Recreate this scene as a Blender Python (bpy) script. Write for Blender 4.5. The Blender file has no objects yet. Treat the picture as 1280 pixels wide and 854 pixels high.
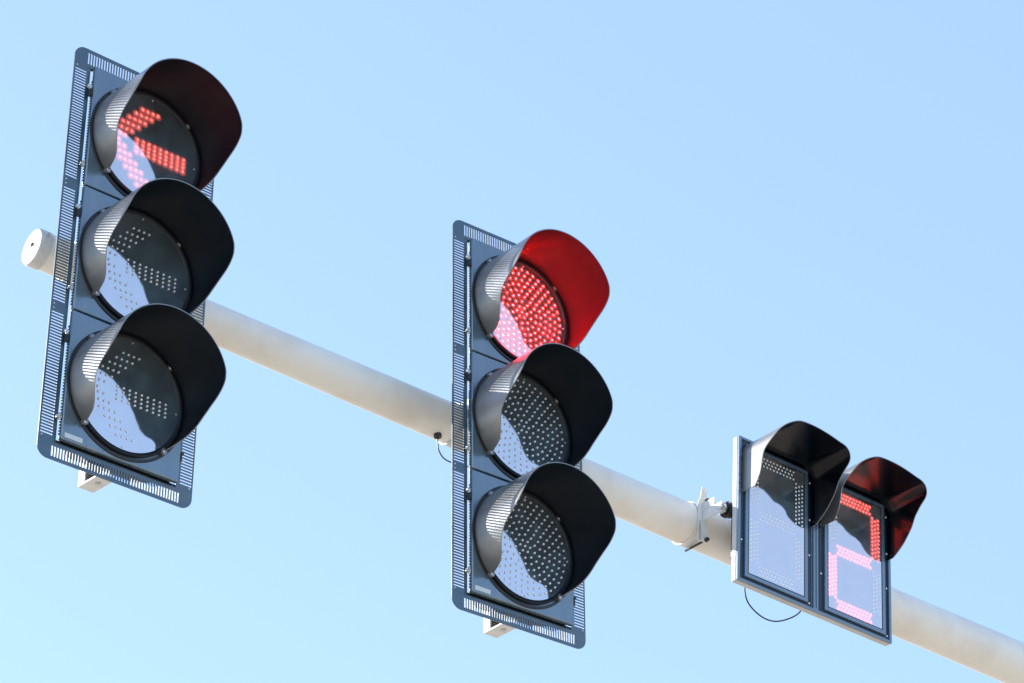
import bpy, math, random
from mathutils import Vector, Matrix, Euler
random.seed(7)
R = math.radians
S = bpy.context.scene
COL = S.collection
EYE = 1.6

# ------------------------------------------------------------------ camera
cam_d = bpy.data.cameras.new("camera")
cam = bpy.data.objects.new("camera", cam_d)
COL.objects.link(cam)
cam.location = (0, 0, EYE)
cam.rotation_euler = (R(90 + 29.5075), 0, 0)
cam_d.sensor_width = 36.0
cam_d.lens = 3917.29 / 1280 * 36.0
cam_d.clip_start = 0.05
cam_d.clip_end = 20000
S.camera = cam

# ------------------------------------------------------------------ sky, sun, exposure
TO_SUN = Matrix.Rotation(R(39.4), 3, 'Z') @ Vector((-0.335, 1.0, 0.475)).normalized()
SUN_EL = math.asin(TO_SUN.z)
SUN_ROT = math.atan2(TO_SUN.x, TO_SUN.y)
world = bpy.data.worlds.new("World")
S.world = world
world.use_nodes = True
nt = world.node_tree
bg = nt.nodes["Background"]
sky = nt.nodes.new("ShaderNodeTexSky")
sky.sky_type = 'NISHITA'
sky.sun_disc = False
sky.sun_elevation = SUN_EL
sky.sun_rotation = SUN_ROT
sky.altitude = 0
sky.air_density = 1.0
sky.dust_density = 0.3
sky.ozone_density = 1.6
# thin high haze that evens out the blue
hz = nt.nodes.new("ShaderNodeMix")
hz.data_type = 'RGBA'
hz.inputs[0].default_value = 0.55
hz.inputs[7].default_value = (1.57, 2.35, 3.9, 1)
nt.links.new(sky.outputs[0], hz.inputs[6])
nt.links.new(hz.outputs[2], bg.inputs[0])
bg.inputs[1].default_value = 0.15
sun_d = bpy.data.lights.new("sun", 'SUN')
sun_d.energy = 5.0
sun_d.angle = R(0.5)
sun_d.color = (1.0, 0.95, 0.88)
sun = bpy.data.objects.new("sun", sun_d)
COL.objects.link(sun)
sun.rotation_euler = TO_SUN.to_track_quat('Z', 'Y').to_euler()
sun.location = (0, 0, 30)
S.view_settings.view_transform = 'Standard'
S.view_settings.look = 'None'
S.view_settings.gamma = 1
S.view_settings.exposure = 1.12
S.view_settings.use_curve_mapping = False
S.render.engine = 'CYCLES'
S.cycles.use_denoising = True
S.cycles.max_bounces = 8
S.cycles.glossy_bounces = 5
S.cycles.transparent_max_bounces = 12
S.cycles.sample_clamp_indirect = 12

# ------------------------------------------------------------------ materials
def mat(name, base, rough=0.5, metal=0.0, ior=1.5, noise=None, bump=None, coat=0.0, stretch=None):
    """principled surface; noise=(scale, other colour, amount): wear and dirt; bump=(scale, strength)"""
    m = bpy.data.materials.new(name)
    m.use_nodes = True
    t = m.node_tree
    b = t.nodes["Principled BSDF"]
    b.inputs["Base Color"].default_value = (*base, 1)
    b.inputs["Roughness"].default_value = rough
    b.inputs["Metallic"].default_value = metal
    b.inputs["IOR"].default_value = ior
    if coat:
        b.inputs["Coat Weight"].default_value = coat
        b.inputs["Coat Roughness"].default_value = 0.08
    tc = t.nodes.new("ShaderNodeTexCoord")
    if noise:
        sc, c2, amt = noise
        n = t.nodes.new("ShaderNodeTexNoise")
        n.inputs["Scale"].default_value = sc
        n.inputs["Detail"].default_value = 6
        n.inputs["Roughness"].default_value = 0.65
        if stretch:
            mp = t.nodes.new("ShaderNodeMapping")
            mp.inputs["Scale"].default_value = stretch
            t.links.new(tc.outputs["Object"], mp.inputs[0])
            t.links.new(mp.outputs[0], n.inputs["Vector"])
        else:
            t.links.new(tc.outputs["Object"], n.inputs["Vector"])
        r = t.nodes.new("ShaderNodeValToRGB")
        r.color_ramp.elements[0].position = 0.42
        r.color_ramp.elements[1].position = 0.72
        r.color_ramp.elements[0].color = (0, 0, 0, 1)
        r.color_ramp.elements[1].color = (amt, amt, amt, 1)
        t.links.new(n.outputs["Fac"], r.inputs[0])
        mx = t.nodes.new("ShaderNodeMix")
        mx.data_type = 'RGBA'
        mx.inputs[6].default_value = (*base, 1)
        mx.inputs[7].default_value = (*c2, 1)
        t.links.new(r.outputs[0], mx.inputs[0])
        t.links.new(mx.outputs[2], b.inputs["Base Color"])
        mr = t.nodes.new("ShaderNodeMapRange")
        mr.inputs[3].default_value = max(0.02, rough - 0.06)
        mr.inputs[4].default_value = min(1, rough + 0.10)
        t.links.new(n.outputs["Fac"], mr.inputs[0])
        t.links.new(mr.outputs[0], b.inputs["Roughness"])
    if bump:
        n = t.nodes.new("ShaderNodeTexNoise")
        n.inputs["Scale"].default_value = bump[0]
        n.inputs["Detail"].default_value = 3
        t.links.new(tc.outputs["Object"], n.inputs["Vector"])
        bp = t.nodes.new("ShaderNodeBump")
        bp.inputs["Strength"].default_value = bump[1]
        bp.inputs["Distance"].default_value = 0.002
        t.links.new(n.outputs["Fac"], bp.inputs["Height"])
        t.links.new(bp.outputs[0], b.inputs["Normal"])
    return m

def emit(name, col, strength):
    m = bpy.data.materials.new(name)
    m.use_nodes = True
    b = m.node_tree.nodes["Principled BSDF"]
    b.inputs["Base Color"].default_value = (0.02, 0.002, 0.002, 1)
    b.inputs["Emission Color"].default_value = (*col, 1)
    b.inputs["Emission Strength"].default_value = strength
    b.inputs["Roughness"].default_value = 0.3
    return m

def glass(name, fac, tint=(1, 1, 1)):
    """clear cover with a mirror-like sheen"""
    m = bpy.data.materials.new(name)
    m.use_nodes = True
    t = m.node_tree
    t.nodes.remove(t.nodes["Principled BSDF"])
    out = t.nodes["Material Output"]
    tr = t.nodes.new("ShaderNodeBsdfTransparent")
    tr.inputs[0].default_value = (0.93, 0.97, 0.98, 1)
    gl = t.nodes.new("ShaderNodeBsdfGlossy")
    gl.inputs["Color"].default_value = (*tint, 1)
    gl.inputs["Roughness"].default_value = 0.05
    tc = t.nodes.new("ShaderNodeTexCoord")
    nz = t.nodes.new("ShaderNodeTexNoise")
    nz.inputs["Scale"].default_value = 11
    nz.inputs["Detail"].default_value = 3
    t.links.new(tc.outputs["Object"], nz.inputs["Vector"])
    bp = t.nodes.new("ShaderNodeBump")
    bp.inputs["Strength"].default_value = 0.22
    bp.inputs["Distance"].default_value = 0.0012
    t.links.new(nz.outputs["Fac"], bp.inputs["Height"])
    t.links.new(bp.outputs[0], gl.inputs["Normal"])
    mx = t.nodes.new("ShaderNodeMixShader")
    mx.inputs[0].default_value = fac
    t.links.new(tr.outputs[0], mx.inputs[1])
    t.links.new(gl.outputs[0], mx.inputs[2])
    if fac == 0.0:
        t.links.new(mx.outputs[0], out.inputs["Surface"])
        return m
    # thin uneven dust film, tinted teal to put reflected light into the dark areas
    df = t.nodes.new("ShaderNodeBsdfDiffuse")
    df.inputs[0].default_value = (0.42, 0.62, 0.72, 1)
    n2 = t.nodes.new("ShaderNodeTexNoise")
    n2.inputs["Scale"].default_value = 16
    n2.inputs["Detail"].default_value = 5
    t.links.new(tc.outputs["Object"], n2.inputs["Vector"])
    mr = t.nodes.new("ShaderNodeMapRange")
    mr.inputs[1].default_value = 0.3
    mr.inputs[2].default_value = 0.75
    mr.inputs[3].default_value = 0.05
    mr.inputs[4].default_value = 0.17
    t.links.new(n2.outputs["Fac"], mr.inputs[0])
    m2 = t.nodes.new("ShaderNodeMixShader")
    t.links.new(mr.outputs[0], m2.inputs[0])
    t.links.new(mx.outputs[0], m2.inputs[1])
    t.links.new(df.outputs[0], m2.inputs[2])
    t.links.new(m2.outputs[0], out.inputs["Surface"])
    return m

M_ground = mat("pale_paving", (0.35, 0.305, 0.245), 0.9, noise=(0.15, (0.28, 0.25, 0.20), 0.8))
M_arm = mat("cream_paint", (0.88, 0.83, 0.74), 0.36, noise=(5.0, (0.64, 0.53, 0.43), 0.55), bump=(30, 0.10))
M_cap = mat("white_cap_paint", (0.72, 0.71, 0.68), 0.45, noise=(30, (0.40, 0.37, 0.32), 0.6))
M_galv = mat("galvanised_steel", (0.62, 0.62, 0.60), 0.35, metal=0.6, noise=(60, (0.4, 0.4, 0.4), 0.5))
M_white = mat("white_bracket_paint", (0.78, 0.77, 0.73), 0.4, noise=(30, (0.5, 0.47, 0.4), 0.4))
M_dark = mat("dark_steel", (0.05, 0.045, 0.04), 0.5, metal=0.3)
M_body = mat("slate_plastic", (0.022, 0.080, 0.128), 0.22, ior=2.6, noise=(9, (0.12, 0.16, 0.19), 0.6), bump=(120, 0.03), stretch=(2.2, 1, 0.7))
M_plate = mat("slate_sheet_metal", (0.014, 0.056, 0.088), 0.26, ior=2.0, noise=(14, (0.08, 0.10, 0.12), 0.5))
M_visor = mat("weathered_visor_plastic", (0.115, 0.113, 0.109), 0.31, ior=2.2, noise=(20, (0.22, 0.215, 0.20), 0.7), bump=(60, 0.05), stretch=(1, 0.35, 1))
M_vin = mat("matt_black_visor_inside", (0.0035, 0.008, 0.013), 0.45, ior=1.27, noise=(18, (0.002, 0.006, 0.010), 0.6))
M_vin2 = mat("satin_black_visor_inside", (0.001, 0.003, 0.006), 0.20, ior=1.42)
M_black = mat("black_rubber", (0.008, 0.009, 0.011), 0.35)
M_back = mat("dark_lens_back", (0.008, 0.020, 0.028), 0.5, noise=(80, (0.014, 0.035, 0.045), 0.6))
M_ledoff = mat("white_glint_led_dome", (0.97, 0.98, 0.98), 0.25, metal=0.25)  # near-white base stands in for glints on the clear domes
M_screw = mat("bright_screw_steel", (0.85, 0.85, 0.85), 0.22, metal=0.5)
M_sticker = mat("pale_sticker", (0.62, 0.65, 0.66), 0.5)
M_frame = mat("blue_grey_frame", (0.09, 0.16, 0.24), 0.26, ior=2.2, noise=(15, (0.12, 0.17, 0.22), 0.5))
M_boxw = mat("pale_grey_casing", (0.60, 0.59, 0.56), 0.4, noise=(15, (0.42, 0.40, 0.36), 0.5))
M_groove = mat("navy_recess", (0.012, 0.022, 0.035), 0.35)
M_glow = emit("lit_led_bloom", (1.0, 0.11, 0.09), 0.9)  # dim emission that imitates bloom round the LED, not a part of it
M_red = emit("lit_led_rim", (1.0, 0.24, 0.18), 2.0)
M_redhot = emit("lit_led_core", (1.0, 0.0030, 0.0042), 2400.0)
M_glow2 = emit("lit_arrow_led_bloom", (1.0, 0.11, 0.08), 2.0)
M_red2 = emit("lit_arrow_led_rim", (1.0, 0.22, 0.15), 4.0)
M_redarrow = emit("lit_arrow_led_core", (1.0, 0.014, 0.014), 210.0)
M_reddigit = emit("lit_digit_led_core", (1.0, 0.018, 0.020), 80.0)
M_glass = glass("lens_cover_glass", 0.92, (1.0, 0.83, 0.79))
M_glass_c = glass("display_cover_glass", 0.89, (0.98, 0.82, 0.76))
M_clear = glass("clear_inner_face", 0.0)
M_cable = mat("black_cable", (0.01, 0.01, 0.01), 0.5)

# ------------------------------------------------------------------ mesh builder
class MB:
    def __init__(s):
        s.v = []; s.f = []; s.m = []; s.mats = []
    def mi(s, m):
        if m not in s.mats: s.mats.append(m)
        return s.mats.index(m)
    def add(s, vs, fs, m):
        o = len(s.v); k = s.mi(m)
        s.v += [tuple(x) for x in vs]
        s.f += [tuple(i + o for i in q) for q in fs]
        s.m += [k] * len(fs)
    def box(s, a, b, m):
        (x0, y0, z0), (x1, y1, z1) = a, b
        vs = [(x0,y0,z0),(x1,y0,z0),(x1,y1,z0),(x0,y1,z0),(x0,y0,z1),(x1,y0,z1),(x1,y1,z1),(x0,y1,z1)]
        s.add(vs, [(0,3,2,1),(4,5,6,7),(0,1,5,4),(1,2,6,5),(2,3,7,6),(3,0,4,7)], m)
    def loft(s, rings, m, closed=True, cap=True):
        """rings of equal length joined; closed = each ring is a loop"""
        n = len(rings[0]); vs = [p for r in rings for p in r]; fs = []
        for i in range(len(rings) - 1):
            for j in range(n if closed else n - 1):
                a = i*n + j; b = i*n + (j+1) % n
                fs.append((a, b, b + n, a + n))
        if cap and closed:
            fs.append(tuple(range(n))[::-1])
            fs.append(tuple(range((len(rings)-1)*n, len(rings)*n)))
        s.add(vs, fs, m)
    def tube(s, pts, rad, m, n=10):
        pts = [Vector(p) for p in pts]
        rs = rad if isinstance(rad, (list, tuple)) else [rad]*len(pts)
        rings = []; up = None
        for i, p in enumerate(pts):
            d = (pts[min(i+1, len(pts)-1)] - pts[max(i-1, 0)]).normalized()
            if up is None: up = Vector((0,0,1)) if abs(d.z) < 0.9 else Vector((0,1,0))
            a = d.cross(up).normalized(); b = a.cross(d).normalized(); up = b
            rings.append([p + (a*math.cos(t) + b*math.sin(t))*rs[i] for t in [2*math.pi*k/n for k in range(n)]])
        s.loft(rings, m)
    def lathe_y(s, cx, cz, prof, m, n=72, close=True):
        """prof: list of (radius, y); revolved about the y axis through (cx, cz)"""
        rings = []
        for r, y in prof:
            rings.append([(cx + r*math.cos(t), y, cz + r*math.sin(t)) for t in [2*math.pi*k/n for k in range(n)]])
        if close: rings.append(rings[0])
        s.loft(rings, m, cap=False)
    def disc(s, cx, cz, r, y0, y1, m, n=64):
        s.loft([[(cx + r*math.cos(t), y, cz + r*math.sin(t)) for t in [2*math.pi*k/n for k in range(n)]] for y in (y1, y0)], m)
    def dome(s, cx, y, cz, r, h, m, n=8):
        """a little dome standing out of the plane y towards -y"""
        r1 = [(cx + r*math.cos(t), y, cz + r*math.sin(t)) for t in [2*math.pi*k/n for k in range(n)]]
        r2 = [(cx + .7*r*math.cos(t), y - .75*h, cz + .7*r*math.sin(t)) for t in [2*math.pi*k/n for k in range(n)]]
        vs = r1 + r2 + [(cx, y - h, cz)]
        fs = [(i, (i+1) % n, n + (i+1) % n, n + i) for i in range(n)] + [(n+i, n+(i+1) % n, 2*n) for i in range(n)]
        s.add(vs, fs, m)
    def build(s, name, parent=None, smooth=35, bevel=0, seg=2, label=None):
        me = bpy.data.meshes.new(name)
        me.from_pydata(s.v, [], s.f)
        for m in s.mats: me.materials.append(m)
        me.polygons.foreach_set("material_index", s.m)
        import bmesh
        bm = bmesh.new(); bm.from_mesh(me)
        bmesh.ops.recalc_face_normals(bm, faces=bm.faces)
        bm.to_mesh(me); bm.free()
        if smooth:
            me.polygons.foreach_set("use_smooth", [True]*len(me.polygons))
            me.set_sharp_from_angle(angle=R(smooth))
        o = bpy.data.objects.new(name, me)
        COL.objects.link(o)
        if bevel:
            b = o.modifiers.new("bevel", 'BEVEL'); b.width = bevel; b.segments = seg; b.limit_method = 'ANGLE'; b.angle_limit = R(40)
            b.harden_normals = False
        if parent: o.parent = parent
        if label: o["label"] = label
        return o

def thing(name, label, cat, loc, rot, group=None):
    o = bpy.data.objects.new(name, None)
    COL.objects.link(o)
    o.empty_display_size = 0.1
    o.matrix_world = Matrix.Translation(loc) @ rot.to_4x4()
    o["label"] = label; o["category"] = cat
    if group: o["group"] = group
    return o

def rot3(yaw, tilt, roll):
    return Matrix.Rotation(yaw, 3, 'Z') @ Matrix.Rotation(tilt, 3, 'X') @ Matrix.Rotation(roll, 3, 'Y')

# ------------------------------------------------------------------ ground
g = MB()
n = 24; ext = 6000
vs = []; fs = []
for i in range(n+1):
    for j in range(n+1):
        u = (i/n*2-1); w = (j/n*2-1)
        vs.append((ext*u*abs(u), ext*w*abs(w), 0))
for i in range(n):
    for j in range(n):
        a = i*(n+1)+j
        fs.append((a, a+n+1, a+n+2, a+1))
g.add(vs, fs, M_ground)
go = g.build("ground")
go["kind"] = "structure"

# ------------------------------------------------------------------ mast arm
A0 = Vector((-1.453847, 6.384787, 4.021719 + EYE))
AD = Vector((0.788705, 0.612026, -0.058041)).normalized()
ARM_START = 0.355
def arm_pt(t): return A0 + AD*t
def arm_r(t): return 0.0458153 + 0.0058385*t
ma = thing("mast_arm", "long cream painted round steel arm sloping behind all the signals", "mast arm", (0,0,0), Matrix.Identity(3))
T0, T1 = ARM_START, 9.2
def ring_at(t, r, n=64):
    a = AD.cross(Vector((0,0,1))).normalized(); b = a.cross(AD).normalized()
    c = arm_pt(t)
    return [c + (a*math.cos(k) + b*math.sin(k))*r for k in [2*math.pi*i/n for i in range(n)]]
m = MB()
m.loft([ring_at(T0 + (T1-T0)*i/60, arm_r(T0 + (T1-T0)*i/60)) for i in range(61)], M_arm)
m.build("arm_tube", ma)
m = MB()
r0 = arm_r(T0)
m.loft([ring_at(T0+0.022, r0+0.0005), ring_at(T0+0.022, r0+0.0018), ring_at(T0-0.003, r0+0.0018), ring_at(T0-0.007, r0+0.0008), ring_at(T0-0.010, r0-0.0015), ring_at(T0-0.011, r0-0.006), ring_at(T0-0.010, r0-0.010), ring_at(T0-0.010, 0.004), ring_at(T0-0.007, 0.003)], M_cap)
cap = m.build("end_cap", ma)
a_ = AD.cross(Vector((0,0,1))).normalized(); b_ = a_.cross(AD).normalized()
m = MB()
c = arm_pt(T0-0.0105) + b_*0.006
m.tube([c, c - AD*0.004], 0.005, M_dark, 8)
m.build("cap_screw", cap)
for k in (100, 20):
    m = MB()
    q = arm_pt(T0+0.006) + (a_*math.cos(R(k)) + b_*math.sin(R(k)))*(r0+0.002)
    nrm = (a_*math.cos(R(k)) + b_*math.sin(R(k)))
    m.tube([q, q + nrm*0.006], 0.004, M_galv, 6)
    m.build("set_screw", cap)
# upright post that carries the arm, far to the right, outside the picture
m = MB()
pp = arm_pt(T1)
m.loft([[(pp.x + r*math.cos(k), pp.y + r*math.sin(k), z) for k in [2*math.pi*i/40 for i in range(40)]] for r, z in ((0.16, 0), (0.15, pp.z*0.5), (0.135, pp.z+0.25))], M_arm)
post = m.build("post", ma)

# ------------------------------------------------------------------ shared pieces
P = 0.345
WB = 0.1667
HP = 0.0166
WP = 0.2185
TOPZ, BOTZ = 1.5*P + 0.0500, -1.5*P - 0.0505

def perforated(mb, xs, zs, hole, y0, y1, m):
    """sheet made of a grid of cells with some left open; only exposed faces"""
    nx, nz = len(xs), len(zs)
    idx = {}; vs = []; fs = []
    def vid(i, j, k):
        key = (i, j, k)
        if key not in idx:
            idx[key] = len(vs); vs.append((xs[i], (y0, y1)[k], zs[j]))
        return idx[key]
    solid = lambda i, j: 0 <= i < nx-1 and 0 <= j < nz-1 and not hole(i, j)
    for i in range(nx-1):
        for j in range(nz-1):
            if not solid(i, j): continue
            a, b, c, d = [vid(p, q, 0) for p, q in ((i,j),(i+1,j),(i+1,j+1),(i,j+1))]
            e, f, g_, h = [vid(p, q, 1) for p, q in ((i,j),(i+1,j),(i+1,j+1),(i,j+1))]
            fs.append((a, b, c, d)); fs.append((e, h, g_, f))
            if not solid(i, j-1): fs.append((a, e, f, b))
            if not solid(i, j+1): fs.append((d, c, g_, h))
            if not solid(i-1, j): fs.append((a, d, h, e))
            if not solid(i+1, j): fs.append((b, f, g_, c))
    mb.add(vs, fs, m)

def slots(a, b, pitch, w):
    """break positions with slots of width w every pitch between a and b; returns breaks, set of open cells"""
    n = int((b - a)/pitch)
    br = [a]; open_ = []
    x = a + ((b - a) - n*pitch)/2 + (pitch - w)/2
    for i in range(n):
        br += [x, x + w]
        open_.append(len(br) - 2)
        x += pitch
    br.append(b)
    return br, open_

def side_strip(xo, xi, sgn):
    """vertical slotted strip; xo outer edge, xi inner edge"""
    mb = MB()
    x0, x1 = (xo, xi) if sgn < 0 else (xi, xo)
    if sgn < 0: xs = [xo, xo + 0.005, xo + 0.0375, xi]
    else: xs = [xi, xo - 0.0375, xo - 0.005, xo]
    zs = []; op = set()
    for s in (-1, 0, 1):
        lo, hi = s*P - P/2 + 0.0125, s*P + P/2 - 0.0125
        if s == -1: lo = -1.5*P + 0.008; zs.append(-1.5*P - 0.0042)
        if s == 1: hi = 1.5*P - 0.012
        br, o = slots(lo, hi, 0.0079, 0.0046)
        base = len(zs)
        zs += br
        op |= {base + k for k in o}
        if s == 1: zs.append(1.5*P - 0.004)
    perforated(mb, xs, zs, lambda i, j: i == 1 and j in op, HP, HP + 0.0025, M_plate)
    return mb

def end_strip(top):
    mb = MB()
    rc = 0.030
    if top: zi, zo = 1.5*P - 0.0025, TOPZ
    else: zi, zo = -1.5*P - 0.0045, BOTZ
    s = 1 if top else -1
    # inner band to the corner blocks, full width, with the slot row
    br, o = slots(-0.182, 0.182, 0.0079, 0.0042)
    xs = [-WP + rc] + br + [WP - rc]
    op = {k + 1 for k in o}
    zl = sorted([zi, zi + s*0.010, zo - s*0.009, zo])
    perforated(mb, xs, zl, lambda i, j: j == 1 and i in op, HP, HP + 0.0025, M_plate)
    for sx in (-1, 1):
        poly = [(sx*(WP - rc), zi), (sx*WP, zi)]
        for k in range(0, 9):
            t = k/8*math.pi/2
            poly.append((sx*(WP - rc + rc*math.cos(t)), zo - s*rc + s*rc*math.sin(t)))
        mb.loft([[(x, y, z) for x, z in poly] for y in (HP, HP + 0.0025)], M_plate)
    # lip behind the strip, widened and blackened to hide sky in the gap
    mb.box((-0.176, HP + 0.0032, zi - 0.0030 if top else zi + 0.0003), (0.176, HP + 0.0062, zi + 0.0010 if top else zi + 0.0085), M_black)
    return mb

def visor_len(phi):
    a = abs(phi)
    tab = [(0,.187),(60,.187),(72,.186),(80,.178),(85,.166),(90,.151),(97,.123),(105,.101),(116,.085),(124,.072),(130,.054),(134,.026),(136,.004)]
    for (p0, l0), (p1, l1) in zip(tab, tab[1:]):
        if a <= p1: return l0 + (l1 - l0)*(a - p0)/(p1 - p0)
    return 0.004
def smooth_len(phi):
    w = 0; s = 0
    for d in (-3, -1.5, 0, 1.5, 3):
        k = math.exp(-(d/2.2)**2)
        s += k*visor_len(max(-136, min(136, phi + d))); w += k
    return s/w

def shell(mb, section, lens, m, m_in, th=0.0026, rows=10, flare=0.0, centre=(0, 0)):
    """open shell: section = list of (x, z, nx, nz) points with outward normals, pulled out along -y by lens"""
    n = len(section)
    def surf(off):
        rr = []
        for (x, z, nx, nz), L in zip(section, lens):
            col = []
            for k in range(rows + 1):
                u = k/rows
                o = off + flare*u*L
                col.append((x + nx*o, -0.001 - L*u, z + nz*o))
            rr.append(col)
        return rr
    out, inn = surf(th), surf(0)
    vs = []; fs = []; fi = []
    for col in out: vs += col
    off = len(vs)
    for col in inn: vs += col
    w = rows + 1
    for i in range(n-1):
        for k in range(rows):
            a = i*w + k
            fs.append((a, a+1, a+w+1, a+w))
            fi.append((off+a, off+a+w, off+a+w+1, off+a+1))
        a = i*w + rows
        fs.append((a, off+a, off+a+w, a+w))
        a = i*w
        fs.append((a, a+w, off+a+w, off+a))
    for i in (0, n-1):
        for k in range(rows):
            a = i*w + k
            fs.append((a, a+1, off+a+1, off+a))
    b0 = len(mb.f)
    mb.add(vs, fs + fi, m)
    k = mb.mi(m_in)
    for q in range(b0 + len(fs), len(mb.f)): mb.m[q] = k

def round_visor(cz):
    mb = MB()
    sec = []; ln = []
    N = 140
    for i in range(N+1):
        phi = -136 + 272*i/N
        t = R(phi)
        sec.append((0.1572*math.sin(t), cz + 0.1572*math.cos(t), math.sin(t), math.cos(t)))
        ln.append(smooth_len(phi))
    shell(mb, sec, ln, M_visor, M_vin, 0.0026, 12, 0.0)
    # flange lugs at the four fixing screws
    for a in (-135, -45, 45, 135):
        t = R(a)
        x, z = 0.158*math.sin(t), cz + 0.158*math.cos(t)
        mb.tube([(x, -0.001, z), (x, -0.0115, z)], 0.0085, M_visor, 16)
    return mb

def ring_dots():
    pts = [(0, 0)]
    for k in range(8):
        r = 0.131 - 0.016375*k
        if r < 0.012: break
        n = max(6, round(2*math.pi*r/0.0200))
        for i in range(n):
            t = 2*math.pi*(i + 0.5*(k % 2))/n
            pts.append((r*math.sin(t), r*math.cos(t)))
    return pts
def arrow_dots():
    pts = []
    for r in range(4):
        for c in range(9):
            pts.append((-0.0302 + 0.0174*c, 0.0125 - 0.0112*r))
    for k in range(7):
        for c in range(4):
            x, z = -0.0219 - 0.0181*k + 0.0152*c, 0.1045 - 0.0186*k
            if math.hypot(x, z) < 0.142:
                pts.append((x, z))
                z2 = -0.0086 - z
                if abs(z - z2) > 0.008 and math.hypot(x, z2) < 0.142: pts.append((x, z2))
    return pts

def lit_led(mb, x, z, y, r=0.0074, rc=0.0028, core=None):
    mb.dome(x, y, z, r*1.28, 0.0008, M_glow2 if core else M_glow, 12)  # wide faint dome painting the bloom round a lit LED
    mb.dome(x, y - 0.0008, z, r*0.80, 0.0010, M_red2 if core else M_red, 10)
    mb.dome(x, y - 0.0018, z, rc*0.82, 0.0010, core or M_redhot, 8)

def lamp(parent, cz, pts, lit, label):
    """one round lamp: bezel with dark backing, LEDs, clear cover"""
    m = MB()
    m.lathe_y(0, cz, [(0.1462, 0.0), (0.1462, -0.0085), (0.1500, -0.0108), (0.1560, -0.0112), (0.1568, -0.006), (0.1568, 0.0)], M_black, 96)
    m.lathe_y(0, cz, [(0.1605, 0.0), (0.1605, -0.0035), (0.1660, -0.0030), (0.1680, 0.0)], M_black, 96)
    lp = m.build("lamp", parent, label=label)
    m = MB(); m.disc(0, cz, 0.1460, 0.0005, -0.0025, M_back, 72)
    m.build("lens_back", lp)
    m = MB()
    for x, z in pts:
        if lit: lit_led(m, x, cz + z, -0.0025, r=0.0086 if lit == 'arrow' else 0.0078, core=M_redarrow if lit == 'arrow' else None)
        else: m.dome(x, -0.0084, cz + z, 0.0031, 0.0018, M_ledoff, 8)
    m.build("led_array", lp, smooth=60)
    m = MB(); m.disc(0, cz, 0.1458, -0.0068, -0.0083, M_clear, 72)
    m.mi(M_glass); m.m[-1] = 1
    m.build("lens_cover", lp)
    for a in (0, 90, 180, 270):
        t = R(a + 1)
        m = MB(); m.dome(0.140*math.sin(t), -0.0084, cz + 0.140*math.cos(t), 0.0026, 0.0012, M_screw, 10)
        m.build("cover_screw", lp)
    return lp

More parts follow.
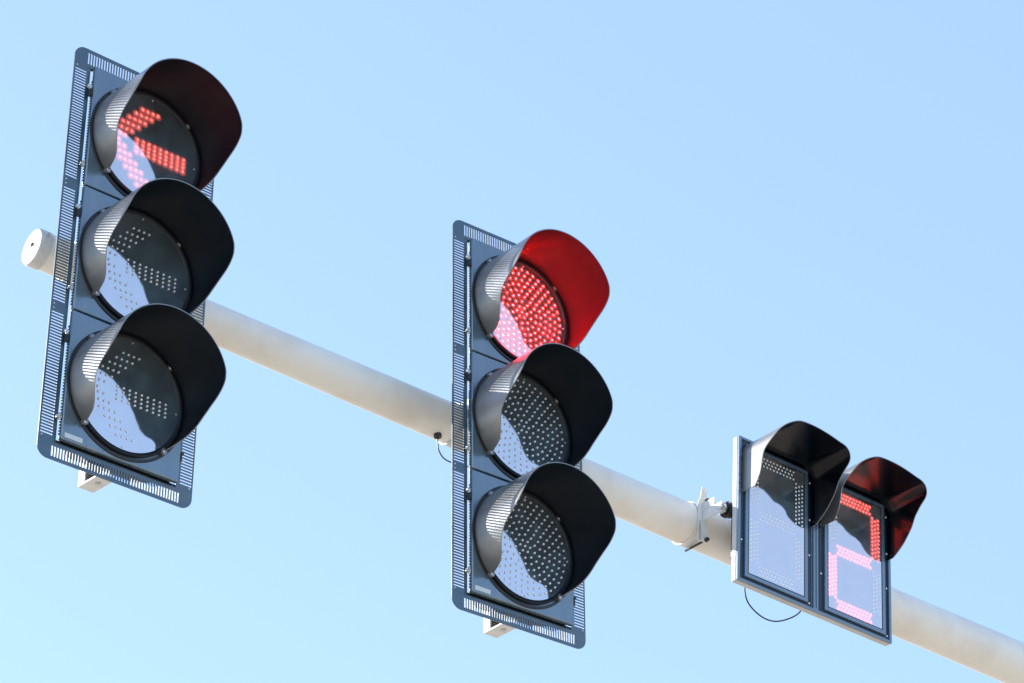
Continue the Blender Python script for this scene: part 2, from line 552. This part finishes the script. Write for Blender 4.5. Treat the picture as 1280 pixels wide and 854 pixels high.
def traffic_light(loc, rot, label, kinds, group):
    t = thing("traffic_light", label, "traffic light", loc, rot, group)
    # housing behind the sheet
    m = MB()
    m.loft([[(x*s, y, z*sz) for x, z in ((-0.163, -0.5135), (0.163, -0.5135), (0.163, 0.5135), (-0.163, 0.5135))] for s, sz, y in ((0.990, 1, 0.0145), (0.95, 1, 0.030), (0.60, 1, 0.078), (0.52, 0.985, 0.090))], M_groove)
    m.build("housing", t, bevel=0.006)
    for i, s in enumerate((1, 0, -1)):
        m = MB()
        m.box((-WB, 0.0, s*P - P/2 + 0.0016), (WB, 0.0140, s*P + P/2 - 0.0016), M_body)
        d = m.build("door", t, bevel=0.0028)
        # ribs added on the door's left side to shape a row of sunlit teeth
        m = MB()
        zz = s*P - P/2 + 0.014
        while zz < s*P + P/2 - 0.045:
            m.box((-WB - 0.0012, 0.0040, zz), (-WB + 0.0005, 0.0125, zz + 0.0040), M_body)
            zz += 0.0079
        m.build("tooth_rib", d)
    # slotted sheet round the housing in four strips
    side_strip(-WP, -WB - 0.0032, -1).build("backplate_strip", t, smooth=0)
    side_strip(WP, WB + 0.0032, 1).build("backplate_strip", t, smooth=0)
    end_strip(True).build("backplate_strip", t, smooth=0)
    end_strip(False).build("backplate_strip", t, smooth=0)
    # hinge rod and latches
    for s in (1, 0, -1):
        z1 = s*P + 0.108
        m = MB()
        m.box((-WB - 0.0115, 0.0055, z1), (-WB + 0.0020, 0.0140, z1 + 0.0085), M_galv)
        m.tube([(-WB - 0.0042, 0.0070, z1 - 0.001), (-WB - 0.0042, 0.0070, z1 - 0.024)], 0.0062, M_black, 14)
        m.tube([(-WB - 0.0085, 0.0055, z1 - 0.004), (-WB - 0.0085, 0.0000, z1 - 0.004)], 0.0032, M_galv, 8)
        m.build("hinge", t, bevel=0.0006)
        z2 = s*P - 0.117
        m = MB()
        m.box((-WB - 0.0130, 0.0050, z2), (-WB + 0.0015, 0.0130, z2 + 0.0060), M_galv)
        m.box((-WB - 0.0085, 0.0020, z2 - 0.006), (-WB - 0.0040, 0.0080, z2 + 0.012), M_galv)
        m.build("hinge", t, bevel=0.0006)
        m = MB()
        z3 = s*P - 0.100
        m.tube([(WB + 0.0045, 0.006, z3 - 0.012), (WB + 0.0045, 0.006, z3 + 0.008)], 0.0038, M_black, 10)
        m.box((WB - 0.002, 0.0035, z3 + 0.009), (WB + 0.012, 0.0095, z3 + 0.0125), M_dark)
        m.tube([(WB + 0.002, 0.001, z3 - 0.016), (WB + 0.013, 0.003, z3 - 0.010)], 0.0018, M_galv, 6)
        m.build("latch", t)
    # strip rivets
    for sx in (-1, 1):
        for z in (-1.5*P + 0.0045, 1.5*P - 0.0075, P/2 + 0.006, P/2 - 0.006, -P/2 + 0.006, -P/2 - 0.006):
            m = MB(); m.dome(sx*(WP - 0.0095), HP, z, 0.0020, 0.0012, M_screw, 8)
            m.build("rivet", t)
    # lamps, visors
    for (cz, (kind, lit, llab, vlab)) in zip((P, 0, -P), kinds):
        lamp(t, cz, arrow_dots() if kind == "arrow" else ring_dots(), lit, llab)
        v = round_visor(cz).build("visor", t, smooth=40, label=vlab)
        for a in (-135, -45, 45, 135):
            k = R(a)
            m = MB(); m.dome(0.158*math.sin(k), -0.0116, cz + 0.158*math.cos(k), 0.0038, 0.0022, M_screw, 12)
            m.build("screw", v)
    # small pale sticker at the lower left of the lowest door
    m = MB(); m.box((-0.158, -0.0005, -0.5095), (-0.1085, 0.0001, -0.4975), M_sticker)
    m.build("sticker", t)
    # mounting channel on the back, its foot turned under the housing
    m = MB()
    zb = -0.5535
    m.box((-0.035, 0.0300, zb), (0.010, 0.1200, zb + 0.0050), M_white)
    m.box((-0.035, 0.0922, zb + 0.0052), (-0.0305, 0.1200, 0.19), M_white)
    m.box((0.0055, 0.0922, zb + 0.0052), (0.010, 0.1200, 0.19), M_white)
    m.box((-0.0303, 0.1155, zb + 0.0052), (0.0053, 0.1200, 0.19), M_white)
    m.build("mounting_bracket", t, bevel=0.0008)
    m = MB()
    m.tube([(-0.012, 0.070, zb + 0.0052), (-0.012, 0.070, -0.512)], 0.009, M_galv, 6)
    m.tube([(-0.012, 0.070, zb - 0.004), (-0.012, 0.070, zb - 0.0002)], 0.0075, M_galv, 6)
    m.build("mounting_bolt", t)
    return t

# ------------------------------------------------------------------ the two traffic lights
loc1 = Vector((-0.904644, 6.484072, 3.868132 + EYE)); rot1 = rot3(0.7212089, 0.0105785, 0.0073781)
loc2 = Vector((0.026438, 7.203686, 3.820050 + EYE)); rot2 = rot3(0.6875125, -0.0061903, -0.0042548)
GRP = "three lamp traffic lights hanging on the arm"
tl1 = traffic_light(loc1, rot1, "traffic light with arrow lamps at the arm's free end, top lamp a red left arrow", [
    ("arrow", "arrow", "lamp lit with a red left arrow", None),
    ("arrow", False, "unlit arrow lamp", None), ("arrow", False, "unlit arrow lamp", None)], GRP)
tl2 = traffic_light(loc2, rot2, "traffic light with a full round red lamp glowing at the top, mid arm", [
    ("round", True, "lamp lit full round red", "visor glowing crimson inside"),
    ("round", False, "unlit round lamp", None), ("round", False, "unlit round lamp", None)], GRP)

# saddle clamps that hold each channel to the arm
def band(mb, t, w, gap, th, m, n=40, a0=0, a1=360):
    """ring round the arm centred on t"""
    a = AD.cross(Vector((0,0,1))).normalized(); b = a.cross(AD).normalized()
    rings = []
    for k in range(n+1):
        ang = R(a0 + (a1-a0)*k/n)
        d = a*math.cos(ang) + b*math.sin(ang)
        r = arm_r(t) + gap
        rings.append([arm_pt(t-w/2) + d*r, arm_pt(t+w/2) + d*r, arm_pt(t+w/2) + d*(r+th), arm_pt(t-w/2) + d*(r+th)])
    mb.loft(rings, m, cap=(a1-a0) < 360)
def closest_t(p):
    return (p - A0).dot(AD)
for tl in (tl1, tl2):
    inv = tl.matrix_world.inverted()
    p = tl.matrix_world @ Vector((-0.0125, 0.26, 0.11))
    tt = closest_t(p)
    m = MB()
    band(m, tt, 0.045, 0.0008, 0.004, M_galv)
    # saddle block between channel and arm
    o = m.build("arm_clamp", None, bevel=0.0008)
    o.data.transform(inv); o.parent = tl
    m = MB()
    c_ = inv @ arm_pt(tt)
    m.box((c_.x-0.020, 0.1202, c_.z-0.045), (c_.x+0.020, c_.y - arm_r(tt) + 0.012, c_.z-0.012), M_galv)
    m.box((c_.x-0.020, 0.1202, c_.z+0.012), (c_.x+0.020, c_.y - arm_r(tt) + 0.012, c_.z+0.045), M_galv)
    m.build("clamp_saddle", tl, bevel=0.002)

# ------------------------------------------------------------------ countdown display
loc3 = Vector((0.849490, 7.919061, 3.842145 + EYE)); rot3_ = rot3(0.6601539, 0.0026657, 0.0602494)
cd = thing("countdown_signal", "two digit countdown display in a wide dark box, right digit a red 2", "countdown display", loc3, rot3_)
BW, BH = 0.2892, 0.2258
m = MB()
m.box((-BW, 0.0035, -BH), (BW, 0.0225, BH), M_boxw)
casing = m.build("casing", cd, bevel=0.0025)
m = MB()
m.box((-0.215, 0.0235, -0.165), (0.225, 0.075, 0.165), M_groove)
m.box((-0.2710, 0.0235, -0.1375), (-0.214, 0.050, 0.035), M_groove)
m.build("rear_housing", cd, bevel=0.006, seg=3)
def rect_frame(mb, x0, x1, z0, z1, w, y0, y1, m):
    perforated(mb, [x0, x0+w, x1-w, x1], [z0, z0+w, z1-w, z1], lambda i, j: i == 1 and j == 1, y0, y1, m)
# rim of the front
m = MB()
perforated(m, [-BW+0.0005, -BW+0.0095, -0.0095, 0.0095, BW-0.0095, BW-0.0005], [-BH+0.0005, -BH+0.0085, BH-0.0085, BH-0.0005],
           lambda i, j: j == 1 and i in (1, 3), -0.004, 0.0032, M_frame)
m.build("front_rim", cd, smooth=0, bevel=0.0012)
m = MB(); m.box((-0.0011, -0.0047, -BH+0.012), (0.0011, -0.0038, BH-0.012), M_groove)
m.build("centre_seam", cd)
def seven_segment(cx, on):
    """dots of the seven segments: (x, z, lit)"""
    out = []
    p = 0.0118
    def bar(x0, x1, zc, seg):
        rows = 3
        nx = int((x1-x0)/p)
        for r in range(rows):
            for c in range(nx + (1 if r != 1 else 0)):
                x = x0 + (c + (0.5 if r == 1 else 0))*(x1-x0)/nx
                out.append((cx + x, zc + (r-1)*0.0115, seg in on))
    def col(xc, z0, z1, seg):
        nz = int((z1-z0)/p)
        for r in range(3):
            for c in range(nz + (1 if r != 1 else 0)):
                z = z0 + (c + (0.5 if r == 1 else 0))*(z1-z0)/nz
                out.append((cx + xc + (r-1)*0.0115, z, seg in on))
    bar(-0.062, 0.062, 0.1720, 'a'); bar(-0.062, 0.062, 0.0, 'g'); bar(-0.062, 0.062, -0.1720, 'd')
    col(0.083, 0.024, 0.150, 'b'); col(0.083, -0.150, -0.024, 'c')
    col(-0.083, 0.024, 0.150, 'f'); col(-0.083, -0.150, -0.024, 'e')
    return out
# how far the visor reaches out at each height, on its left and right walls
VL = [(.054,.049),(.067,.066),(.077,.086),(.082,.115),(.087,.141),(.101,.159),(.128,.174)]
VR = [(.022,.035),(.040,.044),(.068,.065),(.090,.090),(.102,.105),(.115,.133),(.137,.158),(.165,.181),(.174,.200),(.178,.220)]
BASE = 0.0
def interp(tab, z):
    if z <= tab[0][1]: return tab[0][0]
    for (l0, z0), (l1, z1) in zip(tab, tab[1:]):
        if z <= z1: return l0 + (l1-l0)*(z-z0)/(z1-z0)
    return tab[-1][0]
def box_visor(cx):
    hw, zt, rl, rr = 0.127, 0.2135, 0.043, 0.043
    zl, zr = 0.049, 0.035
    xl, xr = cx - hw, cx + hw
    sec = []; ln = []
    for i in range(31):
        z = zl + (zt-rl-zl)*i/30; sec.append((xl, z, -1, 0)); ln.append(interp(VL, z))
    for i in range(1, 21):
        t = math.pi/2*i/20
        z = zt-rl+rl*math.sin(t)
        sec.append((xl+rl-rl*math.cos(t), z, -math.cos(t), math.sin(t))); ln.append(0.128 + 0.064*(i/20))
    l0, l1 = ln[-1], interp(VR, zt)
    for i in range(1, 41):
        u = i/40
        sec.append((xl+rl+(2*hw-rl-rr)*u, zt, 0, 1)); ln.append(l0 + (l1-l0)*u + 0.009*math.sin(math.pi*u**0.8))
    for i in range(1, 21):
        t = math.pi/2*i/20
        z = zt-rr+rr*math.cos(t)
        sec.append((xr-rr+rr*math.sin(t), z, math.sin(t), math.cos(t))); ln.append(interp(VR, z))
    for i in range(1, 51):
        z = zt-rr - (zt-rr-zr)*i/50; sec.append((xr, z, 1, 0)); ln.append(interp(VR, z))
    for _ in range(6):
        ln = [ln[0]] + [(ln[i-1] + 2*ln[i] + ln[i+1])/4 for i in range(1, len(ln)-1)] + [ln[-1]]
    ln = [max(0.001, l - BASE) for l in ln]
    mb = MB()
    shell(mb, sec, ln, M_visor, M_vin2, 0.0026, 12)
    mb.v = [(x, y - BASE + 0.001, z) for x, y, z in mb.v]
    return mb
for cx, on, dl in ((-0.147, "", "digit with all its lights off"), (0.149, "abged", "digit lit as a red 2")):
    # recess, inner frame, display, glass
    m = MB()
    perforated(m, [cx-0.1345, cx-0.1165, cx+0.1165, cx+0.1345], [-0.2150, -0.2030, 0.2030, 0.2150], lambda i, j: i == 1 and j == 1, 0.0012, 0.0033, M_groove)
    m.build("recess", cd, smooth=0)
    m = MB()
    rect_frame(m, cx-0.1160, cx+0.1160, -0.2070, 0.2070, 0.0115, -0.0050, 0.0033, M_frame)
    fr = m.build("digit_frame", cd, smooth=0, bevel=0.0012)
    m = MB(); m.box((cx-0.1040, 0.0006, -0.1950), (cx+0.1040, 0.0033, 0.1950), M_back)
    dg = m.build("digit_panel", cd, label=dl)
    m = MB()
    for x, z, lit in seven_segment(cx, on):
        if lit: lit_led(m, x, z, 0.0006, 0.0060, 0.0028, M_reddigit)
        else:
            m.dome(x, -0.0041, z, 0.0034, 0.0014, M_ledoff, 8)
    m.build("led_array", dg, smooth=60)
    m = MB(); m.box((cx-0.1043, -0.0040, -0.1953), (cx+0.1043, -0.0025, 0.1953), M_clear)
    m.mi(M_glass_c); m.m[2] = 1
    m.build("cover_glass", dg)
    m = MB()
    perforated(m, [cx-0.1043, cx-0.1022, cx+0.1022, cx+0.1043], [-0.1953, -0.1932, 0.1932, 0.1953], lambda i, j: i == 1 and j == 1, -0.0046, -0.0041, M_black)
    m.build("gasket", dg, smooth=0)
    vx = cx + 0.002
    v = box_visor(vx).build("visor", cd, smooth=40)
    for sx, z in ((-1, 0.066), (1, 0.052), (1, 0.17)):
        m = MB(); m.dome(vx+sx*0.1200, -0.0052, z, 0.0034, 0.002, M_screw, 10)
        m.build("screw", v)
    for sx, z in ((-1, 0.172), (-1, 0.058), (-1, -0.096), (1, -0.205), (1, -0.055)):
        m = MB(); m.dome(cx+sx*0.1255, 0.0012, z, 0.0032, 0.002, M_screw, 10)
        m.build("screw", cd)
# pivot, bracket plate and clamp on the arm
m = MB()
m.tube([(-0.262, 0.055, 0.014), (-0.276, 0.055, 0.014)], 0.020, M_black, 28)
m.tube([(-0.2762, 0.055, 0.014), (-0.285, 0.055, 0.014)], 0.024, M_dark, 28)
m.tube([(-0.2852, 0.055, 0.014), (-0.292, 0.055, 0.014)], 0.0185, M_black, 28)
piv = m.build("pivot", cd, bevel=0.001)
m = MB()
m.tube([(-0.2922, 0.055, 0.014), (-0.298, 0.055, 0.014)], 0.015, M_galv, 24)
m.tube([(-0.2982, 0.055, 0.014), (-0.307, 0.055, 0.014)], 0.0085, M_galv, 6)
m.build("pivot_bolt", piv, bevel=0.0006)
inv3 = cd.matrix_world.inverted()
tC = closest_t(cd.matrix_world @ Vector((-0.298, 0.2, 0.0)))
cC = inv3 @ arm_pt(tC); rC = arm_r(tC)
m = MB()
yf = cC.y - rC - 0.006
prof = [(-0.017, -0.078), (0.017, -0.078), (0.017, 0.045), (0.010, 0.085), (0.002, 0.098), (-0.006, 0.092), (-0.010, 0.060), (-0.017, 0.045)]
m.loft([[(cC.x + x, y, cC.z + z) for x, z in prof] for y in (yf, yf + 0.0045)], M_white)
m.box((cC.x - 0.004, 0.052, 0.002), (cC.x + 0.0005, yf - 0.0002, 0.034), M_white)
m.box((cC.x + 0.0007, 0.046, 0.000), (cC.x + 0.012, 0.064, 0.028), M_white)
m.box((cC.x - 0.004, yf - 0.050, 0.0342), (cC.x + 0.0005, yf - 0.0002, 0.060), M_white)
m.build("bracket", cd, bevel=0.0008)
for dt, lab in ((0.0, None),):
    m = MB(); band(m, tC, 0.030, 0.0008, 0.0035, M_white)
    o = m.build("strap", cd); o.data.transform(inv3)
for z in (-0.071, 0.052):
    m = MB()
    m.tube([(cC.x + 0.010, yf - 0.010, cC.z + z), (cC.x + 0.010, yf - 0.0002, cC.z + z)], 0.0062, M_dark, 6)
    m.tube([(cC.x + 0.010, yf + 0.0047, cC.z + z), (cC.x + 0.010, cC.y + 0.02, cC.z + z)], 0.0036, M_dark, 10)
    m.build("clamp_bolt", cd)
m = MB()
m.box((cC.x - 0.017, yf - 0.0045, cC.z - 0.080), (cC.x - 0.0125, yf - 0.0002, cC.z - 0.02), M_galv)
m.build("bracket_rib", cd)

def smooth_path(pts, n=8):
    pts = [Vector(p) for p in pts]
    out = []
    for i in range(len(pts)-1):
        p0 = pts[max(i-1, 0)]; p1 = pts[i]; p2 = pts[i+1]; p3 = pts[min(i+2, len(pts)-1)]
        for k in range(n):
            t = k/n
            out.append(0.5*((2*p1) + (p2-p0)*t + (2*p0-5*p1+4*p2-p3)*t*t + (3*p1-p0-3*p2+p3)*t**3))
    out.append(pts[-1])
    return out
# cable under the countdown box: a part of it
m = MB()
m.tube(smooth_path([(-0.214, 0.050, -0.165), (-0.213, 0.052, -0.215), (-0.195, 0.055, -0.248), (-0.150, 0.055, -0.270), (-0.100, 0.055, -0.268), (-0.045, 0.055, -0.240), (-0.005, 0.056, -0.205), (0.01, 0.056, -0.165)]), 0.0021, M_cable, 8)
m.build("loop_cable", cd)

# ------------------------------------------------------------------ cable from the arm to the middle light
W2 = tl2.matrix_world
m = MB()
pts = [W2 @ Vector(p) for p in ((-0.080, 0.255, 0.062), (-0.079, 0.255, 0.040), (-0.078, 0.252, 0.012), (-0.066, 0.245, -0.012), (-0.045, 0.230, -0.026), (-0.020, 0.200, -0.040), (0.03, 0.14, -0.05))]
m.tube(smooth_path(pts), 0.0019, M_cable, 8)
m.tube([W2 @ Vector((-0.080, 0.255, 0.064)), W2 @ Vector((-0.080, 0.2535, 0.050))], [0.0115, 0.0105], M_black, 20)
cb = m.build("cable")
cb["label"] = "thin black cable dropping from a grommet under the arm beside the middle traffic light"
cb["category"] = "cable"
